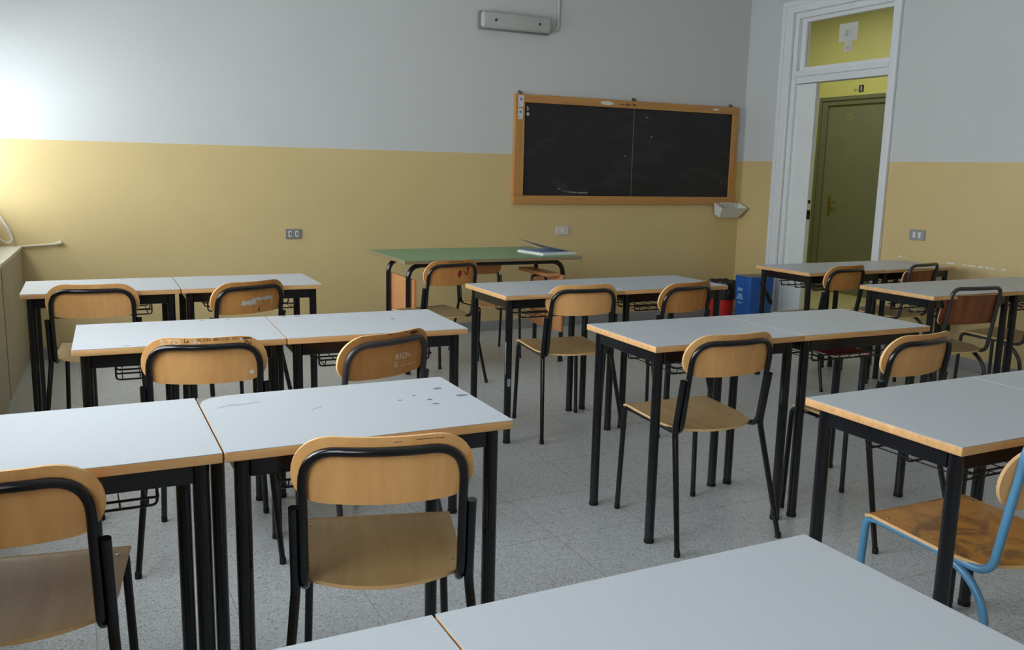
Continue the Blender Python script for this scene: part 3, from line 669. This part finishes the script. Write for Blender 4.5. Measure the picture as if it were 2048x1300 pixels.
chair(0.103, 4.803, -0.124, 'plain wooden chair at the far left corner desk by the casing')
_, b1, D1 = chair(0.701, 4.702, 0.357, 'worn wooden chair with white scribble on its backrest, far window-side row', wm=m_beech_worn, sm_=m_seat_dull)
graffiti(b1, D1, scribble(-0.055, 0.02, 0.708, 0.014, 16, 0.006)+scribble(0.0, 0.115, 0.722, 0.010, 16, 0.007)+stroke([(0.115, 0.73), (0.118, 0.70), (0.117, 0.69)], 0.006)+stroke([(-0.05, 0.697), (0.0, 0.70)], 0.006)+stroke([(0.05, 0.70), (0.045, 0.685)], 0.004), mat('grey white marker', (196, 196, 186), 0.6), 'white scribble')
graffiti(b1, D1, blob(0.04, 0.665, 0.006, 0.010)+stroke([(0.04, 0.66), (0.045, 0.69)], 0.003), m_brownmark, 'dark burn mark')
_, b2, D2 = chair(0.420, 3.301, -0.168, 'wooden chair with black handwriting along the top of its backrest')
graffiti(b2, D2, at(text_polys('La', 0.022), -0.055, 0.804, 0.8)+at(text_polys('SCON', 0.016), 0.0, 0.807)+at(text_polys('BECCO', 0.015), 0.055, 0.807)+at(text_polys('SO', 0.014), 0.098, 0.807)+scribble(0.112, 0.15, 0.806, 0.003, 9, 0.003)+at(text_polys('INL', 0.02), 0.142, 0.788, 1, -0.5), m_black, 'black handwriting')
graffiti(b2, D2, at(text_polys('S.TO', 0.024), -0.105, 0.799, 1.3)+at(text_polys('En', 0.022), -0.022, 0.797)+blob(0.118, 0.804, 0.007, 0.006)+blob(0.150, 0.683, 0.008, 0.010), m_white, 'white marker letters')
_, b3, D3 = chair(0.900, 3.170, 0.367, 'worn wooden chair with RICH written in white on its backrest', wm=m_beech_worn, st=m_brownsteel, sm_=m_seat_dull)
graffiti(b3, D3, at(text_polys('RICH', 0.030), 0.055, 0.720, 1.1)+at(text_polys('G', 0.024), 0.025, 0.690)+[q for k in range(5) for q in stroke([(0.055+0.016*k, 0.684), (0.063+0.016*k, 0.684)], 0.003)], m_white, 'white letters RICH')
graffiti(b3, D3, stroke([(-0.13, 0.811), (-0.02, 0.809), (0.06, 0.8115)], 0.003)+blob(0.10, 0.802, 0.03, 0.006), m_brownmark, 'dark wear along the top')
chair(-0.133, 2.099, -0.165, 'plain wooden chair cut by the left frame edge in the foreground')
_, b4, D4 = chair(0.653, 2.024, -0.271, 'large plain wooden chair in the centre foreground at the chipped desk')
graffiti(b4, D4, stroke([(0.02, 0.801), (0.08, 0.805), (0.13, 0.804)], 0.0015), m_brownmark, 'thin dark scratch')
_, b5, D5 = chair(2.107, 5.401, 0.192, 'wooden chair with two red marks, in front of the green teacher desk', wm=m_beech_worn, sm_=m_seat_dull)
graffiti(b5, D5, blob(0.04, 0.725, 0.016, 0.028, 8, 0.15)+stroke([(0.10, 0.755), (0.115, 0.73), (0.108, 0.715), (0.09, 0.72), (0.095, 0.735)], 0.008)+blob(0.105, 0.755, 0.012, 0.016), m_redmark, 'red marks')
graffiti(b5, D5, scribble(-0.05, 0.06, 0.805, 0.003, 22, 0.003)+stroke([(0.065, 0.738), (0.08, 0.735), (0.085, 0.722)], 0.004), m_brownmark, 'dark scratches')
chair(2.78, 5.97, math.pi, 'small wooden chair behind the green teacher desk, facing the class', sc=0.9, sm_=m_beech)
chair(2.365, 4.121, -0.081, 'plain wooden chair at the desk in front of the teacher desk')
_, b6, D6 = chair(2.904, 4.042, 0.200, 'wooden chair with a faint red smear, at the desk left of the blue bin', wm=m_beech_worn)
graffiti(b6, D6, stroke([(0.13, 0.75), (0.125, 0.70), (0.11, 0.675)], 0.006), mat('faded orange crayon', (190, 92, 44), 0.6), 'faint orange smear')
chair(2.170, 2.746, -0.028, 'plain wooden chair in the centre of the middle block')
chair(2.845, 2.501, 0.089, 'plain wooden chair at the middle desk with the magenta folder')
chair(4.530, 4.464, 0.123, 'wooden chair at the desk in front of the open doorway', wm=m_beech_worn, sm_=m_seat_dull)
chair(5.182, 4.418, 0.172, 'reddish chair with steel hoop above its backrest, farthest by the right wall', kind='B', wm=m_red, sm_=m_seat_dull, st=m_brownsteel)
chair(4.440, 3.421, -0.117, 'dark red backed chair with steel hoop, second right-hand row', kind='B', wm=m_red, sm_=m_seat_dull, st=m_brownsteel)
chair(5.149, 3.466, 0.071, 'dark chair half cut by the right frame edge, second right-hand row', kind='B', wm=m_red, sm_=m_seat_dull, st=m_brownsteel)
chair(2.155, 1.490, -0.010, 'blue-framed chair with stained orange seat at the right frame edge', kind='B', wm=m_beech, sm_=m_seat_stain, st=m_blue, oval=True)

# ------------------------------------------------------------------ teacher's desk
m_green = mat('green laminate', (112, 152, 116), 0.4, var=0.03, scale=40)
m_gedge = mat('dull brown edging', (140, 122, 92), 0.5, var=0.08, scale=20)
m_ply = wood('orange ply panel', (196, 134, 84), (214, 154, 104), 0.4, axis='Z', scale=3.5, stretch=8)
td = thing('teacher_desk', 'long teacher desk with green top and bent black tube legs', 'desk', (1.94, 5.48, 0))
TX, TY, TZ = 1.34, 0.82, 0.78
top = obj('tabletop', box(BM(), (0.003, 0.003, TZ-0.002), (TX-0.003, TY-0.003, TZ)), m_green, td)
obj('edge_band', box(BM(), (0, 0, TZ-0.024), (TX, TY, TZ-0.0021), bev=0.003), m_gedge, top)
for y in (0.09, 0.50):
    bm = BM(); tube(bm, rounded([(0.055, y, 0.012), (0.055, y, TZ-0.041), (1.235, y, TZ-0.041), (1.235, y, 0.012)], 0.10, 8), 0.0165, 14); obj('leg_hoop', bm, m_steel, td, 60)
for x in (0.055, 1.235):
    for y in (0.09, 0.50):
        bm = BM(); tube(bm, [(x, y, 0), (x, y, 0.025)], 0.0185, 14); obj('foot_cap', bm, m_rubber, td, 40)
bm = BM(); tube(bm, [(0.30, 0.09, TZ-0.041), (0.30, 0.50, TZ-0.041)], 0.012, 10); tube(bm, [(1.0, 0.09, TZ-0.041), (1.0, 0.50, TZ-0.041)], 0.012, 10); obj('cross_tube', bm, m_steel, td, 60)
obj('side_panel', box(BM(), (0.075, 0.03, 0.23), (0.093, 0.52, 0.645), bev=0.002), m_ply, td)
obj('side_panel', box(BM(), (1.197, 0.03, 0.23), (1.215, 0.52, 0.645), bev=0.002), m_ply, td)
obj('ledge', box(BM(), (1.08, 0.05, 0.632), (1.196, 0.50, 0.658), bev=0.006), m_ply, td)
bm = BM(); tube(bm, rounded([(1.07, 0.26, 0.47), (1.07, 0.26, 0.622), (1.19, 0.26, 0.622), (1.19, 0.26, 0.47)], 0.04), 0.009, 10); obj('ledge_bracket', bm, m_steel, td, 60)
# register lying on it
t = thing('class_register', 'open register with white pages and grey-blue cover on the green desk', 'book', (3.006, 5.566, TZ), 0.15)
m_pblue = mat('pale blue paper', (168, 190, 226), 0.6); m_cover = mat('grey blue card', (92, 104, 128), 0.5)
bm = BM(); box(bm, (0.0, 0.0, 0.001), (0.31, 0.32, 0.010)); box(bm, (0.008, 0.006, 0.0105), (0.30, 0.318, 0.018)); obj('pages', bm, m_paper, t)
obj('top_sheet', box(BM(), (0.004, 0.03, 0.0184), (0.28, 0.31, 0.0195)), m_pblue, t)
bm = BM(); n = 8; rows = []
for i in range(n+1):
    x = 0.305-0.29*i/n; q = i/n
    rows.append([(x, y, 0.021+q*(0.030+0.045*(y/0.32))) for y in (0.04, 0.12, 0.22, 0.325)])
for k in (0, 1):
    V = [[bm.verts.new((x, y, z+0.0015*k)) for x, y, z in r_] for r_ in rows]
    for i in range(n):
        for j in range(3): bm.faces.new((V[i][j], V[i+1][j], V[i+1][j+1], V[i][j+1]))
    if k == 0: V0 = V
for i in range(n):
    for j in (0, 3): bm.faces.new((V0[i][j], V0[i+1][j], V[i+1][j], V[i][j]))
for j in range(3):
    for i in (0, n): bm.faces.new((V0[i][j], V0[i][j+1], V[i][j+1], V[i][j]))
obj('cover', bm, m_cover, t, 40)

# ------------------------------------------------------------------ bins by the door
m_binb = mat('blue plastic', (32, 92, 176), 0.4, var=0.05, scale=6); m_binin = mat('grey plastic liner', (140, 134, 122), 0.6)
t = thing('recycling_bin', 'tall blue rectangular bin with pale printed label in the corner', 'bin', (5.43, 6.137, 0))
bm = BM(); BW, BD, BH = 0.29, 0.22, 0.475
def rr(z, e, rad=0.03, seg=4):
    pts = []
    for cx, cy, a0 in ((BW-e-rad, BD-e-rad, 0), (e+rad, BD-e-rad, 90), (e+rad, e+rad, 180), (BW-e-rad, e+rad, 270)):
        for k in range(seg+1):
            a = math.radians(a0+90*k/seg); pts.append(bm.verts.new((cx+rad*math.cos(a), cy+rad*math.sin(a), z)))
    return pts
RR = [rr(0.0, 0.018), rr(0.012, 0.012), rr(BH-0.02, 0.0), rr(BH, 0.0), rr(BH, 0.012), rr(0.02, 0.022)]
for A, B in zip(RR, RR[1:]):
    for k in range(len(A)): bm.faces.new((A[k], A[(k+1) % len(A)], B[(k+1) % len(A)], B[k]))
bm.faces.new(RR[0]); bm.faces.new(RR[-1])
obj('body', bm, m_binb, t, 40)
bm = BM(); box(bm, (0.014, 0.014, BH-0.03), (BW-0.014, BD-0.014, BH+0.004), bev=0.003); obj('paper_fill', bm, m_binin, t)
bm = BM()
xf = -0.0014+0.0045
lx = lambda x, y: (0.012*(1-y/BH)-0.0016, BD/2+0.02-x, y)
for (zz, hw_, th) in ((0.362, 0.030, 0.012), (0.346, 0.030, 0.012), (0.310, 0.022, 0.009), (0.297, 0.028, 0.009), (0.284, 0.034, 0.010), (0.270, 0.042, 0.012), (0.236, 0.036, 0.006), (0.226, 0.020, 0.005)):
    x = -hw_                                     # lines of print too small to read
    while x < hw_-0.004:
        w_ = min(random.uniform(0.010, 0.020), hw_-x); put_tris(bm, stroke([(x, zz), (x+w_, zz)], th), lx); x += w_+0.003
obj('printed_label', bm, mat('pale blue print', (150, 194, 222), 0.6), t)
bm = BM(); prism(bm, [(0.10, 0.435), (0.13, 0.435), (0.27, 0.25), (0.27, 0.215), (0.24, 0.235)], 1, -0.006, 0.004); obj('diagonal_bar', bm, m_rubber, t)  # black bar set diagonally across the bin's near face
t = thing('waste_basket', 'small red waste basket with crumpled black bag behind the blue bin', 'bin', (5.52, 6.62, 0))
bm = BM(); n = 24; prof = [(0.095, 0), (0.10, 0.004), (0.122, 0.28), (0.128, 0.285), (0.128, 0.30), (0.119, 0.30), (0.098, 0.01)]
rg = [[bm.verts.new((a*math.cos(2*math.pi*k/n), a*math.sin(2*math.pi*k/n), z)) for k in range(n)] for a, z in prof]
for A, B in zip(rg, rg[1:]):
    for k in range(n): bm.faces.new((A[k], A[(k+1) % n], B[(k+1) % n], B[k]))
bm.faces.new(rg[0]); bm.faces.new(rg[-1]); obj('basket', bm, mat('red plastic', (206, 46, 38), 0.4), t, 40)
bm = BM(); n = 40; rg = []
for (a, z, j) in ((0.131, 0.22, .004), (0.134, 0.27, .006), (0.133, 0.305, .006), (0.140, 0.335, .008), (0.142, 0.375, .009), (0.128, 0.39, .01), (0.10, 0.36, .01), (0.09, 0.25, .01)):
    rg.append([bm.verts.new(((a+random.uniform(-j, j))*math.cos(2*math.pi*k/n), (a+random.uniform(-j, j))*math.sin(2*math.pi*k/n), z+random.uniform(-j, j))) for k in range(n)])
for A, B in zip(rg, rg[1:]):
    for k in range(n): bm.faces.new((A[k], A[(k+1) % n], B[(k+1) % n], B[k]))
bm.faces.new(rg[-1]); obj('bin_bag', bm, mat('black plastic film', (40, 38, 36), 0.28), t)
